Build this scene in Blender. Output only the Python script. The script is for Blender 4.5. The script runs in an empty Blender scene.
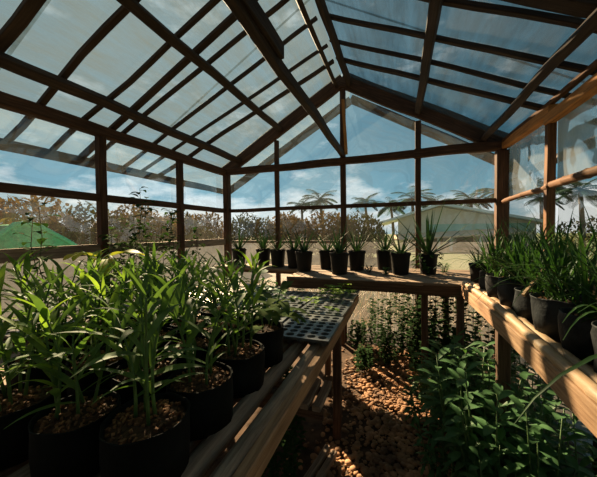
import bpy, math, random
from mathutils import Vector, Matrix, noise

rnd = random.Random(11)
COL = bpy.context.scene.collection
PI = math.pi
V = Vector

# ------------------------------------------------------------------ helpers
class MB:
    """collects geometry, links it as ONE mesh object"""
    def __init__(self):
        self.v = []; self.f = []; self.uv = []; self.mi = []
    def quad_strip(self, rings, closed=True, cap=True, uv=None, mi=0):
        b = len(self.v); n = len(rings[0])
        for r in rings: self.v += [tuple(p) for p in r]
        m = n if closed else n - 1
        for i in range(len(rings) - 1):
            for j in range(m):
                k = (j + 1) % n
                self.f.append((b + i*n + j, b + i*n + k, b + (i+1)*n + k, b + (i+1)*n + j)); self.mi.append(mi)
                if uv:
                    U, W = uv
                    self.uv.append(((U[i], W[j]), (U[i], W[j+1]), (U[i+1], W[j+1]), (U[i+1], W[j])))
                else: self.uv.append(None)
        if cap and closed:
            self.f.append(tuple(b + j for j in range(n))[::-1]); self.mi.append(mi); self.uv.append(None)
            self.f.append(tuple(b + (len(rings)-1)*n + j for j in range(n))); self.mi.append(mi); self.uv.append(None)
    def face(self, pts, mi=0):
        b = len(self.v); self.v += [tuple(p) for p in pts]
        self.f.append(tuple(range(b, b + len(pts)))); self.mi.append(mi); self.uv.append(None)
    def box(self, lo, hi, mi=0):
        x0, y0, z0 = lo; x1, y1, z1 = hi; b = len(self.v)
        self.v += [(x0,y0,z0),(x1,y0,z0),(x1,y1,z0),(x0,y1,z0),(x0,y0,z1),(x1,y0,z1),(x1,y1,z1),(x0,y1,z1)]
        for f in ((0,3,2,1),(4,5,6,7),(0,1,5,4),(1,2,6,5),(2,3,7,6),(3,0,4,7)):
            self.f.append(tuple(b+i for i in f)); self.mi.append(mi); self.uv.append(None)
    def build(self, name, mats, parent=None, smooth=False, loc=None):
        me = bpy.data.meshes.new(name)
        me.from_pydata(self.v, [], self.f)
        if not isinstance(mats, (list, tuple)): mats = [mats]
        for m in mats: me.materials.append(m)
        if len(mats) > 1: me.polygons.foreach_set('material_index', self.mi)
        if any(u for u in self.uv):
            l = me.uv_layers.new(name='UVMap'); i = 0
            for f, u in zip(self.f, self.uv):
                for k in range(len(f)):
                    l.data[i].uv = u[k] if u else (0.05*k, 0.0); i += 1
        if smooth: me.polygons.foreach_set('use_smooth', [True]*len(self.f))
        me.update()
        o = bpy.data.objects.new(name, me); COL.objects.link(o)
        if parent: o.parent = parent
        if loc is not None: o.location = loc
        return o

def frame_of(d, up=V((0,0,1))):
    d = d.normalized()
    if abs(d.dot(up)) > .98: up = V((0,1,0))
    s = d.cross(up).normalized(); u = s.cross(d).normalized()
    return d, s, u

def beam(mb, p0, p1, w, h, up=V((0,0,1)), wob=.004, seg=8, ch=.12, mi=0):
    """rough-sawn timber: chamfered section, slightly crooked"""
    p0, p1 = V(p0), V(p1); d, s, u = frame_of(p1-p0, up); L = (p1-p0).length
    a, b = w/2, h/2; c = min(a, b)*ch*2
    prof = [(-a+c,-b),(a-c,-b),(a,-b+c),(a,b-c),(a-c,b),(-a+c,b),(-a,b-c),(-a,-b+c)]
    W = [0]
    for i in range(8):
        x0, y0 = prof[i]; x1, y1 = prof[(i+1)%8]; W.append(W[-1]+math.hypot(x1-x0, y1-y0))
    off = rnd.random()*9; sd = rnd.random()*50; rings = []; U = []
    for i in range(seg+1):
        t = i/seg; e = wob*(0 if i in (0, seg) else 1)
        n1 = noise.noise((sd, t*L*1.6, 0))*e; n2 = noise.noise((sd+7, t*L*1.6, 0))*e
        k = 1 + .06*noise.noise((sd+3, t*L*3, 0))
        c0 = p0 + (p1-p0)*t + s*n1*2 + u*n2*2
        rings.append([c0 + s*x*k + u*y*k for x, y in prof]); U.append(off+t*L)
    o2 = rnd.random()*5
    mb.quad_strip(rings, uv=(U, [q+o2 for q in W]), mi=mi)

def tube(mb, pts, rad, n=8, cap=True, mi=0):
    pts = [V(p) for p in pts]; rings = []; U = [0]
    rr = rad if isinstance(rad, (list, tuple)) else [rad]*len(pts)
    ref = V((0,0,1)) if abs((pts[-1]-pts[0]).normalized().z) < .9 else V((0,1,0))
    for i, p in enumerate(pts):
        d = (pts[min(i+1, len(pts)-1)] - pts[max(i-1, 0)])
        d, s, u = frame_of(d, ref)
        rings.append([p + (s*math.cos(2*PI*j/n) + u*math.sin(2*PI*j/n))*rr[i] for j in range(n)])
        if i: U.append(U[-1] + (p-pts[i-1]).length)
    o = rnd.random()*7
    W = [2*PI*rr[0]*j/n for j in range(n+1)]
    mb.quad_strip(rings, cap=cap, uv=([o+q for q in U], W), mi=mi)

def bamboo(mb, p0, p1, r, wob=.012, node=.23):
    p0, p1 = V(p0), V(p1); L = (p1-p0).length; n = max(3, int(L/node)); pts = []; rr = []; sd = rnd.random()*40
    for i in range(n):
        for t, k in ((0.02,1.10),(.07,.97),(.5,.95),(.93,.97),(.98,1.10)):
            q = (i+t)/n
            off = V((noise.noise((sd, q*3, 0)), noise.noise((sd+5, q*3, 0)), noise.noise((sd+9, q*3, 0))*.5))*wob
            pts.append(p0+(p1-p0)*q+off); rr.append(r*k)
    tube(mb, pts, rr, 10)

def blade(mb, base, d, L, w, droop=.6, seg=6, fold=.25, prof='lance', roll=0, wave=0, mi=0):
    """a leaf blade that starts along d and bends towards the ground"""
    base = V(base); d = V(d).normalized(); side = d.cross(V((0,0,1)))
    if side.length < .05: side = V((1,0,0))
    side.normalize(); b0 = len(mb.v); p = base.copy(); ph = rnd.random()*6
    side = Matrix.Rotation(roll, 3, d) @ side
    for i in range(seg+1):
        t = i/seg
        if prof == 'lance': k = math.sin(PI*min(1, (t*.93+.07)**.75))
        elif prof == 'grass': k = min(1, .55+t*1.2)*(1-t**2.5)
        elif prof == 'spike': k = (1-t)**.8 if t > .12 else .95
        elif prof == 'obov': k = math.sin(PI*(t*.97+.02)**1.35)
        else: k = math.sin(PI*(t*.96+.04)**.62)**.8
        hw = max(w*.5*k, .0006)
        up = side.cross(d).normalized()
        wv = up*(math.sin(t*9+ph)*wave*w)
        mb.v += [tuple(p - side*hw + up*fold*hw + wv), tuple(p), tuple(p + side*hw + up*fold*hw - wv)]
        dd = d.copy(); dd.z -= droop/seg*(0.4+1.2*t); d = dd.normalized()
        side = (side - d*side.dot(d)).normalized()
        p = p + d*(L/seg)
    for i in range(seg):
        for j in (0, 1):
            a = b0+i*3+j
            mb.f.append((a, a+1, a+4, a+3)); mb.mi.append(mi); mb.uv.append(None)

def tag(o, label=None, cat=None, group=None, kind=None):
    if label: o['label'] = label
    if cat: o['category'] = cat
    if group: o['group'] = group
    if kind: o['kind'] = kind
    return o
def empty(name, loc=(0,0,0), rz=0):
    o = bpy.data.objects.new(name, None); COL.objects.link(o); o.location = loc; o.rotation_euler = (0,0,rz)
    o.empty_display_size = .05
    return o
def copy_tree(o, parent=None):
    c = o.copy(); COL.objects.link(c)
    if parent: c.parent = parent
    for ch in list(o.children): copy_tree(ch, c)
    return c

# ------------------------------------------------------------------ materials
def newmat(name):
    m = bpy.data.materials.new(name); m.use_nodes = True; nt = m.node_tree; nt.nodes.clear()
    return m, nt, nt.nodes.new
def link(nt, a, b): nt.links.new(a, b)
def ramp(nt, fac, stops):
    r = nt.nodes.new('ShaderNodeValToRGB'); e = r.color_ramp.elements
    while len(e) < len(stops): e.new(.5)
    for q, (p, c) in zip(e, stops): q.position = p; q.color = (*c, 1) if len(c) == 3 else c
    link(nt, fac, r.inputs[0]); return r.outputs[0]
def nz(nt, vec, scale, detail=4, rough=.6):
    n = nt.nodes.new('ShaderNodeTexNoise'); n.inputs['Scale'].default_value = scale
    n.inputs['Detail'].default_value = detail; n.inputs['Roughness'].default_value = rough
    if vec: link(nt, vec, n.inputs['Vector'])
    return n.outputs['Fac']
def mapping(nt, src, scale):
    t = nt.nodes.new('ShaderNodeTexCoord'); m = nt.nodes.new('ShaderNodeMapping'); m.inputs['Scale'].default_value = scale
    link(nt, t.outputs[src], m.inputs['Vector']); return m.outputs[0]
def bump(nt, fac, strength, dist=.01):
    b = nt.nodes.new('ShaderNodeBump'); b.inputs['Strength'].default_value = strength; b.inputs['Distance'].default_value = dist
    link(nt, fac, b.inputs['Height']); return b.outputs[0]

def wood(name, dark, mid, light, rough=.75, st=22):
    m, nt, N = newmat(name); out = N('ShaderNodeOutputMaterial'); p = N('ShaderNodeBsdfPrincipled')
    a = nz(nt, mapping(nt, 'UV', (2.2, st*1.6, 1)), 2.0, 6, .65)
    c = ramp(nt, a, [(.3, dark), (.5, mid), (.72, light)])
    b = nz(nt, mapping(nt, 'Object', (1,1,1)), 2.3, 3)
    mx = N('ShaderNodeMix'); mx.data_type = 'RGBA'; mx.blend_type = 'MULTIPLY'; mx.inputs[0].default_value = .7
    link(nt, c, mx.inputs[6]); link(nt, ramp(nt, b, [(.35,(.55,.53,.5)),(.62,(1,1,1))]), mx.inputs[7])
    link(nt, mx.outputs[2], p.inputs['Base Color']); p.inputs['Roughness'].default_value = rough
    p.inputs['Specular IOR Level'].default_value = .25
    link(nt, bump(nt, a, .5, .004), p.inputs['Normal']); link(nt, p.outputs[0], out.inputs[0]); return m

def leafmat(name, c1, c2, trans=.45, rough=.55, scale=14, tcol=None):
    m, nt, N = newmat(name); out = N('ShaderNodeOutputMaterial'); p = N('ShaderNodeBsdfPrincipled')
    oi = N('ShaderNodeObjectInfo'); a = nz(nt, mapping(nt, 'Object', (1,1,1)), scale, 2)
    c = ramp(nt, a, [(.33, c1), (.68, c2)])
    link(nt, c, p.inputs['Base Color']); p.inputs['Roughness'].default_value = rough
    p.inputs['Specular IOR Level'].default_value = .18 if rough < .9 else .02
    t = N('ShaderNodeBsdfTranslucent'); mx = N('ShaderNodeMixShader'); mx.inputs[0].default_value = trans
    g = N('ShaderNodeMix'); g.data_type = 'RGBA'; g.blend_type = 'MULTIPLY'; g.inputs[0].default_value = 1
    link(nt, c, g.inputs[6]); g.inputs[7].default_value = (*(tcol or (1.25, 1.3, .55)), 1)
    link(nt, g.outputs[2], t.inputs[0])
    link(nt, p.outputs[0], mx.inputs[1]); link(nt, t.outputs[0], mx.inputs[2]); link(nt, mx.outputs[0], out.inputs[0]); return m

def plain(name, c1, c2, rough=.8, scale=8, spec=.3, bmp=.0, src='Object'):
    m, nt, N = newmat(name); out = N('ShaderNodeOutputMaterial'); p = N('ShaderNodeBsdfPrincipled')
    a = nz(nt, mapping(nt, src, (1,1,1)), scale, 5)
    link(nt, ramp(nt, a, [(.35, c1), (.65, c2)]), p.inputs['Base Color'])
    p.inputs['Roughness'].default_value = rough; p.inputs['Specular IOR Level'].default_value = spec
    if bmp: link(nt, bump(nt, a, bmp, .01), p.inputs['Normal'])
    link(nt, p.outputs[0], out.inputs[0]); return m

def film(name, tint, hz0, hz1, hcol, refl=1.0, streak=(1,1,1), scale=3.0, trans=.7, rough=.03):
    """clear plastic sheet: see-through, dusty haze in patches, glossy skin"""
    m, nt, N = newmat(name); out = N('ShaderNodeOutputMaterial')
    tr = N('ShaderNodeBsdfTransparent'); tr.inputs[0].default_value = (*tint, 1)
    df = N('ShaderNodeBsdfDiffuse'); df.inputs[0].default_value = (*hcol, 1)
    tl = N('ShaderNodeBsdfTranslucent'); tl.inputs[0].default_value = (*hcol, 1)
    hz = N('ShaderNodeMixShader'); hz.inputs[0].default_value = trans
    link(nt, df.outputs[0], hz.inputs[1]); link(nt, tl.outputs[0], hz.inputs[2])
    mp = mapping(nt, 'Object', streak); a = nz(nt, mp, scale, 7, .68)
    mr = N('ShaderNodeMapRange'); mr.inputs[1].default_value = .3; mr.inputs[2].default_value = .7
    mr.inputs[3].default_value = hz0; mr.inputs[4].default_value = hz1; link(nt, a, mr.inputs[0])
    m1 = N('ShaderNodeMixShader'); link(nt, mr.outputs[0], m1.inputs[0]); link(nt, tr.outputs[0], m1.inputs[1]); link(nt, hz.outputs[0], m1.inputs[2])
    gl = N('ShaderNodeBsdfGlossy'); gl.inputs['Roughness'].default_value = rough
    b2 = nz(nt, mapping(nt, 'Object', (1,1,1)), 2.2, 3)
    link(nt, bump(nt, b2, .10, .02), gl.inputs['Normal'])
    fr = N('ShaderNodeFresnel'); fr.inputs[0].default_value = 1.5
    # Fresnel of a thin sheet seen from either side: use the facing angle only
    lw = N('ShaderNodeLayerWeight'); lw.inputs[0].default_value = .5
    pw = N('ShaderNodeMath'); pw.operation = 'POWER'; link(nt, lw.outputs['Facing'], pw.inputs[0]); pw.inputs[1].default_value = 3.2
    ml = N('ShaderNodeMath'); ml.operation = 'MULTIPLY_ADD'; link(nt, pw.outputs[0], ml.inputs[0]); ml.inputs[1].default_value = .9*refl; ml.inputs[2].default_value = .20*refl
    m2 = N('ShaderNodeMixShader'); link(nt, ml.outputs[0], m2.inputs[0]); link(nt, m1.outputs[0], m2.inputs[1]); link(nt, gl.outputs[0], m2.inputs[2])
    link(nt, m2.outputs[0], out.inputs[0]); return m

M = {}
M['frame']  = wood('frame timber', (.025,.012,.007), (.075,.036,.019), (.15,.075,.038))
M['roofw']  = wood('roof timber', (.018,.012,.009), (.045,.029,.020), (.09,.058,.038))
M['orange'] = wood('sunlit-tinted timber', (.26,.10,.026), (.52,.22,.06), (.64,.32,.10))  # frame timber with warm sunlight put into its colour
M['half_sunlit'] = wood('amber post timber', (.05,.022,.010), (.15,.066,.026), (.26,.12,.048))  # same timber only partly lit, the weaker sunlight mixed into its colour
M['grey']   = wood('weathered pole wood', (.10,.075,.055), (.24,.185,.135), (.40,.32,.24))
M['tan']    = wood('tan board wood', (.17,.095,.05), (.34,.20,.11), (.48,.31,.18))
M['brown']  = wood('brown bench board', (.04,.022,.014), (.095,.055,.033), (.17,.105,.066))
M['bamboo'] = wood('dry bamboo', (.24,.15,.08), (.46,.31,.18), (.60,.44,.28), rough=.5, st=10)
M['bag']    = plain('black bag plastic', (.004,.005,.005), (.008,.010,.010), rough=.75, scale=9, spec=.12, bmp=.4)
M['bag2']   = plain('dusty bag plastic', (.006,.007,.008), (.03,.034,.036), rough=.6, scale=14, spec=.25, bmp=.7)
M['pot']    = plain('black pot plastic', (.004,.005,.005), (.007,.008,.008), rough=.55, scale=8, spec=.2)
M['tray']   = plain('grey tray plastic', (.05,.054,.055), (.12,.125,.125), rough=.38, scale=20, spec=.5)
M['soil']   = plain('dark potting soil', (.03,.016,.009), (.10,.055,.028), rough=.95, scale=60, bmp=.8)
M['chips']  = plain('husk mulch chips', (.06,.028,.013), (.30,.15,.065), rough=.9, scale=40)
M['ginger'] = leafmat('ginger leaf', (.062,.125,.034), (.15,.25,.075), .45)
M['gstem']  = plain('green stem', (.05,.11,.03), (.10,.18,.05), rough=.5, scale=20)
M['lime']   = leafmat('young lime leaf', (.16,.28,.045), (.30,.42,.08), .5)
M['aloe']   = leafmat('aloe leaf', (.014,.042,.020), (.034,.082,.040), .10, rough=.6)
M['grass']  = leafmat('long strap leaf', (.018,.058,.018), (.055,.125,.038), .35, rough=.5)
M['bush']   = leafmat('bush leaf', (.04,.10,.038), (.09,.20,.078), .32, rough=.5, scale=9)
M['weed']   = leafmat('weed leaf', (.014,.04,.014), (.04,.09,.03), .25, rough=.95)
M['yellow'] = leafmat('yellowing leaf', (.34,.36,.05), (.50,.46,.09), .5, scale=22)
M['purple'] = leafmat('dark broad leaf', (.05,.10,.03), (.14,.18,.07), .35, rough=.9)
M['twig']   = plain('thin woody stem', (.03,.03,.014), (.07,.06,.03), scale=20)
M['flower'] = leafmat('orange petal', (.75,.20,.02), (.85,.30,.04), .4, tcol=(1,.7,.4))
M['panes']  = film('clear wall film', (.88,.95,.97), .02, .14, (.20,.26,.28), refl=1.0, scale=1.6)
M['panesL'] = film('dusty wall film', (.90,.91,.87), .02, .13, (.20,.20,.18), refl=.55, scale=2.2)
M['panesR'] = film('crumpled wall film', (.82,.90,.92), .42, .95, (.50,.54,.56), refl=1.1, streak=(1,1.6,.7), scale=2.6)
M['skirt']  = film('milky skirt film', (.92,.92,.89), .12, .42, (.24,.25,.245), refl=.45, scale=3.0)
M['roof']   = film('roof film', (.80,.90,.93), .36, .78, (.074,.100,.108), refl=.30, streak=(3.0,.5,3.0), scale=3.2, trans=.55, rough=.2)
M['eave']   = film('eave film', (.86,.93,.95), .10, .42, (.20,.24,.25), refl=.3, streak=(3.0,.5,3.0), scale=3.2, trans=.85, rough=.2)
M['panesB'] = film('end wall film', (.92,.94,.92), .0, .07, (.20,.20,.18), refl=.38, scale=2.2)
M['gravel'] = plain('river pebble', (.12,.068,.038), (.44,.25,.125), rough=.8, scale=5)
M['earth']  = plain('aisle earth', (.035,.024,.016), (.11,.07,.042), rough=.95, scale=9, bmp=.9)
M['sand']   = plain('dry outdoor ground', (.14,.135,.118), (.26,.25,.22), rough=.95, scale=2.2, bmp=.4)
M['lawn']   = plain('mown lawn', (.04,.075,.025), (.08,.11,.045), rough=.95, scale=3, bmp=.5)
M['net']    = plain('green shade net', (.0,.28,.13), (.01,.46,.22), rough=.7, scale=26)
M['netb']   = plain('bright green hoop', (.01,.42,.22), (.03,.55,.30), rough=.5, scale=20)
M['hwall']  = plain('pale house wall', (.60,.58,.46), (.68,.66,.54), rough=.9, scale=2)
M['hgreen'] = plain('mint painted wall', (.25,.52,.43), (.32,.60,.50), rough=.8, scale=2)
M['hroof']  = plain('pale metal roof', (.66,.72,.70), (.76,.82,.80), rough=.6, scale=3)
M['hsunlit'] = plain('sunlit-tinted awning', (.80,.52,.38), (.85,.60,.45), rough=.8, scale=3)  # beige awning, the sun's warm glow painted into its colour
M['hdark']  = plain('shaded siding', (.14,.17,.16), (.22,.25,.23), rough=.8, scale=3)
M['hwhite'] = plain('white post paint', (.62,.66,.66), (.70,.74,.73), rough=.6, scale=4)
M['dry']    = leafmat('dry hedge leaf', (.075,.052,.016), (.25,.165,.05), .08, rough=.9, scale=1.6)
M['hedge']  = leafmat('olive hedge leaf', (.028,.038,.011), (.11,.11,.03), .08, rough=.9, scale=1.6)
M['cloth']  = plain('added light-blocking cloth', (.012,.014,.012), (.03,.034,.03), rough=.95, scale=30)
M['straw']  = leafmat('dry straw blade', (.12,.085,.045), (.25,.185,.10), .3, scale=3, tcol=(1,.9,.7))
M['palm']   = leafmat('palm frond', (.022,.055,.05), (.05,.10,.08), .15, scale=1.2, rough=.9)  # bluish haze over the distant fronds is put into their colour
M['trunk']  = plain('palm trunk bark', (.09,.075,.06), (.17,.14,.11), rough=.9, scale=4)
M['concrete'] = plain('grey block wall', (.20,.19,.17), (.34,.32,.28), rough=.9, scale=5, bmp=.3)

# ------------------------------------------------------------------ dimensions of the house
XL, XR, YB, YF = -2.246, .995, 3.40, -1.3
ZP, ZM, ZR, XA = 2.133, 1.613, 3.07, -.622      # eave, middle rail, ridge, ridge x
def zl(x): return ZP + (x-XL)/(XA-XL)*(ZR-ZP)
def zr(x): return ZP + (XR-x)/(XR-XA)*(ZR-ZP)
def zroof(x): return zl(x) if x < XA else zr(x)
nL = V((-(ZR-ZP), 0, XA-XL)).normalized(); nR = V((ZR-ZP, 0, XR-XA)).normalized()

def sheet(p00, p10, p11, p01, nu, nv, amp, seed, name, m, parent):
    mb = MB(); p00, p10, p11, p01 = map(V, (p00, p10, p11, p01)); nrm = (p10-p00).cross(p01-p00).normalized()
    for j in range(nv+1):
        for i in range(nu+1):
            s, t = i/nu, j/nv
            p = (p00*(1-s)+p10*s)*(1-t) + (p01*(1-s)+p11*s)*t
            edge = min(1, 6*min(s, 1-s, t, 1-t))
            p = p + nrm*amp*edge*(noise.noise(p*2.3+V((seed,0,0)))+.5*noise.noise(p*6+V((0,seed,0))))
            mb.v.append(tuple(p))
    for j in range(nv):
        for i in range(nu):
            a = j*(nu+1)+i; mb.f.append((a, a+1, a+nu+2, a+nu+1)); mb.mi.append(0); mb.uv.append(None)
    return mb.build(name, m, parent, smooth=True)

def bm(name, m, parent, p0, p1, w, h, **k):
    mb = MB(); beam(mb, p0, p1, w, h, **k); return mb.build(name, m, parent)

# walls -----------------------------------------------------------------
wl = tag(empty('wall_left', (0,0,0)), 'left greenhouse wall of clear plastic on dark timber posts', 'wall', kind='structure')
wr = tag(empty('wall_right', (0,0,0)), 'right greenhouse wall of crumpled plastic on sunlit-tinted timber', 'wall', kind='structure')
wb = tag(empty('wall_back', (0,0,0)), 'gabled end wall of clear plastic panes and thin timber posts', 'wall', kind='structure')
wf = tag(empty('wall_front', (0,0,0)), 'unseen gabled wall with added light-blocking cloth on the entrance side', 'wall', kind='structure')
ce = tag(empty('ceiling', (0,0,0)), 'pitched roof of hazy plastic film on timber purlins and rafters', 'roof', kind='structure')

YPL = [-.95, -.08, .78, 1.646, 2.512]
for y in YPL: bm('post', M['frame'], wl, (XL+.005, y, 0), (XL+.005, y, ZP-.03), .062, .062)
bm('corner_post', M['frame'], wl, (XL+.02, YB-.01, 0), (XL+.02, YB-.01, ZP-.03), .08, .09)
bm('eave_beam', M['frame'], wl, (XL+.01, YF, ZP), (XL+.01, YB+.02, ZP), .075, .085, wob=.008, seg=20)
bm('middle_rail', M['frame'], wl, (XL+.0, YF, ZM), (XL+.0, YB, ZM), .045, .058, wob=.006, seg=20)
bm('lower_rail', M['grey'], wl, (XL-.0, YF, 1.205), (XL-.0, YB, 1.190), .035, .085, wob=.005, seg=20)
ys = [YF]+YPL+[YB]
for i in range(len(ys)-1):
    a, b = ys[i]+.01, ys[i+1]-.01
    sheet((XL-.03,a,ZM),(XL-.03,b,ZM),(XL-.03,b,ZP),(XL-.03,a,ZP), 14, 8, .012, i*3.1, 'upper_pane', M['panes'], wl)
    sheet((XL-.035,a,1.19),(XL-.035,b,1.19),(XL-.035,b,ZM),(XL-.035,a,ZM), 14, 6, .012, i*2.1+9, 'lower_pane', M['panesL'], wl)
    sheet((XL-.03,a,0.0),(XL-.03,b,0.0),(XL-.03,b,1.19),(XL-.03,a,1.19), 14, 14, .014, i*2.7+4, 'skirt_pane', M['skirt'], wl)

YPR = [-.8, .35, 1.5, 2.453]
for y in YPR: bm('post', M['half_sunlit'], wr, (XR-.005, y, 0), (XR-.005, y, ZP-.03), .05, .055)
bm('corner_post', M['frame'], wr, (XR-.02, YB-.01, 0), (XR-.02, YB-.01, ZP-.03), .105, .10)
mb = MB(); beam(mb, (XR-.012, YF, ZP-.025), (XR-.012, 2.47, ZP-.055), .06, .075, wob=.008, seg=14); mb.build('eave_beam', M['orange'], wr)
mb = MB(); beam(mb, (XR-.012, 2.40, ZP-.01), (XR-.012, YB+.02, ZP+.02), .06, .075, wob=.006, seg=8); mb.build('eave_beam', M['orange'], wr)
mb = MB(); beam(mb, (XR-.02, YF, ZP+.030), (XR-.02, YB+.02, ZP+.052), .03, .035, wob=.004, seg=20); mb.build('eave_pole', M['half_sunlit'], wr)
mb = MB(); bamboo(mb, (XR-.02, YF, ZM+.01), (XR-.02, 2.45, ZM+.005), .027, wob=.03); mb.build('middle_rail', M['half_sunlit'], wr, smooth=True)
mb = MB(); bamboo(mb, (XR-.02, 2.40, ZM+.005), (XR-.02, YB-.04, ZM-.02), .022, wob=.035); mb.build('middle_rail', M['half_sunlit'], wr, smooth=True)
ys = [YF]+YPR+[YB]
for i in range(len(ys)-1):
    a, b = ys[i]+.01, ys[i+1]-.01
    sheet((XR+.03,a,ZM),(XR+.03,b,ZM),(XR+.03,b,ZP),(XR+.03,a,ZP), 22, 12, .022, i*3.7+2, 'upper_pane', M['panesR'], wr)
    sheet((XR+.035,a,.9),(XR+.035,b,.9),(XR+.035,b,ZM),(XR+.035,a,ZM), 14, 8, .015, i*2.3+5, 'lower_pane', M['panesL'], wr)
    sheet((XR+.03,a,0),(XR+.03,b,0),(XR+.03,b,.9),(XR+.03,a,.9), 14, 10, .015, i*2.9+6, 'skirt_pane', M['skirt'], wr)

XG = [-1.478, XA, .20]
for x, w in zip(XG, (.052, .062, .058)):
    top = zroof(x)-.09
    bm('post', M['frame'], wb, (x, YB, 0), (x, YB, top), w, .055)
mb = MB(); beam(mb, (XA+.045, YB-.05, ZP+.08), (XA+.012, YB-.045, ZR-.22), .035, .03, up=V((0,1,0))); mb.build('brace', M['orange'], wb)
bm('tie_beam', M['frame'], wb, (XL, YB-.02, ZP+.01), (XA, YB-.02, ZP+.005), .07, .085, wob=.008, seg=12)
bm('tie_beam', M['frame'], wb, (XA-.03, YB-.02, ZP+.01), (.22, YB-.02, ZP+.015), .07, .08, wob=.006, seg=10)
bm('tie_beam', M['frame'], wb, (.16, YB-.025, ZP+.015), (XR, YB-.025, ZP+.025), .07, .095, wob=.006, seg=10)
bm('middle_rail', M['frame'], wb, (XL, YB-.005, ZM), (XR, YB-.005, ZM), .04, .046, wob=.006, seg=20)
mb = MB(); bamboo(mb, (XL, YB, 1.19), (XA, YB, 1.185), .018); mb.build('lower_rail', M['grey'], wb, smooth=True)
xs = [XL]+XG+[XR]
for i in range(4):
    a, b = xs[i]+.01, xs[i+1]-.01
    sheet((a,YB+.03,ZM),(b,YB+.03,ZM),(b,YB+.03,ZP),(a,YB+.03,ZP), 14, 8, .008, i*3+20, 'upper_pane', M['panes'], wb)
    sheet((a,YB+.035,1.19),(b,YB+.035,1.19),(b,YB+.035,ZM),(a,YB+.035,ZM), 14, 8, .008, i*3+21, 'lower_pane', M['panesB'], wb)
    sheet((a,YB+.03,0),(b,YB+.03,0),(b,YB+.03,1.19),(a,YB+.03,1.19), 14, 14, .008, i*3+25, 'skirt_pane', M['skirt'], wb)
    sheet((a,YB+.03,ZP),(b,YB+.03,ZP),(b,YB+.03,zroof(b)),(a,YB+.03,zroof(a)), 14, 8, .008, i*3+28, 'gable_pane', M['panes'], wb)
for x in (XL+.04, -1.1, .05, XR-.04): bm('post', M['frame'], wf, (x, YF, 0), (x, YF, ZP), .07, .07)
bm('tie_beam', M['frame'], wf, (XL, YF, ZP), (XR, YF, ZP), .07, .085)
sheet((XL,YF-.03,0),(XR,YF-.03,0),(XR,YF-.03,ZP),(XL,YF-.03,ZP), 20, 14, .01, 50, 'light_block_cloth', M['cloth'], wf)  # unseen cloth added to cut fill light on the foreground
mb = MB(); mb.face([(XL,YF-.03,ZP),(XR,YF-.03,ZP),(XA,YF-.03,ZR)]); mb.build('gable_pane', M['panes'], wf)

# roof --------------------------------------------------------------------
OV = .36
def RL(x, y, d=0): return V((x, y, zl(x))) + nL*d
def RR(x, y, d=0): return V((x, y, zr(x))) + nR*d
for k in range(4):   # film comes in four lengths a side, lapped
    y0 = YF-.1 + k*(YB-YF+.065)/4; y1 = y0 + (YB-YF+.065)/4 + (.02 if k < 3 else 0); d = .066+.002*k
    sheet(RL(XL-.02,y0,d), RL(XA+.034,y0,d), RL(XA+.034,y1,d), RL(XL-.02,y1,d), 24, 18, .012, 60+k, 'roof_film', M['roof'], ce)
    sheet(RR(XA-.034,y0,d), RR(XR+.02,y0,d), RR(XR+.02,y1,d), RR(XA-.034,y1,d), 24, 18, .012, 70+k, 'roof_film', M['roof'], ce)
# roof film over eaves and gable overhang, sunlit brightness put into its colour
YO = YB+.62
sheet(RL(XL-OV,YF-.1,.068), RL(XL-.02,YF-.1,.068), RL(XL-.02,YO,.068), RL(XL-OV,YO,.068), 8, 40, .006, 81, 'eave_film', M['eave'], ce)
sheet(RR(XR+.02,YF-.1,.068), RR(XR+OV,YF-.1,.068), RR(XR+OV,YO,.068), RR(XR+.02,YO,.068), 8, 40, .006, 82, 'eave_film', M['eave'], ce)
sheet(RL(XL-.02,YB+.03,.11), RL(XA+.05,YB+.03,.11), RL(XA+.05,YO,.11), RL(XL-.02,YO,.11), 20, 6, .006, 83, 'gable_film', M['eave'], ce)
sheet(RR(XA-.05,YB+.03,.13), RR(XR+.02,YB+.03,.13), RR(XR+.02,YO,.13), RR(XA-.05,YO,.13), 20, 6, .006, 84, 'gable_film', M['eave'], ce)
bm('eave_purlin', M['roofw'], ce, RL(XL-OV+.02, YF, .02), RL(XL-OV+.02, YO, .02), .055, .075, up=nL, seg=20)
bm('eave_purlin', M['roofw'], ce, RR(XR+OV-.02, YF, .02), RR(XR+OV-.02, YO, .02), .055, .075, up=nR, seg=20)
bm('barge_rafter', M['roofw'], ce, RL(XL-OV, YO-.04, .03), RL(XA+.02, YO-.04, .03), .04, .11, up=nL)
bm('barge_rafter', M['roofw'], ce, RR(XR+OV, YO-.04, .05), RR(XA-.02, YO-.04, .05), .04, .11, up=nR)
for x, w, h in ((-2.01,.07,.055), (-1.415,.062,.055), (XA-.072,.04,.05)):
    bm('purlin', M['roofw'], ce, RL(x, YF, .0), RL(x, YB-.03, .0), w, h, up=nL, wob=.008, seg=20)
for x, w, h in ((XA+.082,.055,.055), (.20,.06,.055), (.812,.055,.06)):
    bm('purlin', M['roofw'], ce, RR(x, YF, .0), RR(x, YB-.03, .0), w, h, up=nR, wob=.008, seg=20)
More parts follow.
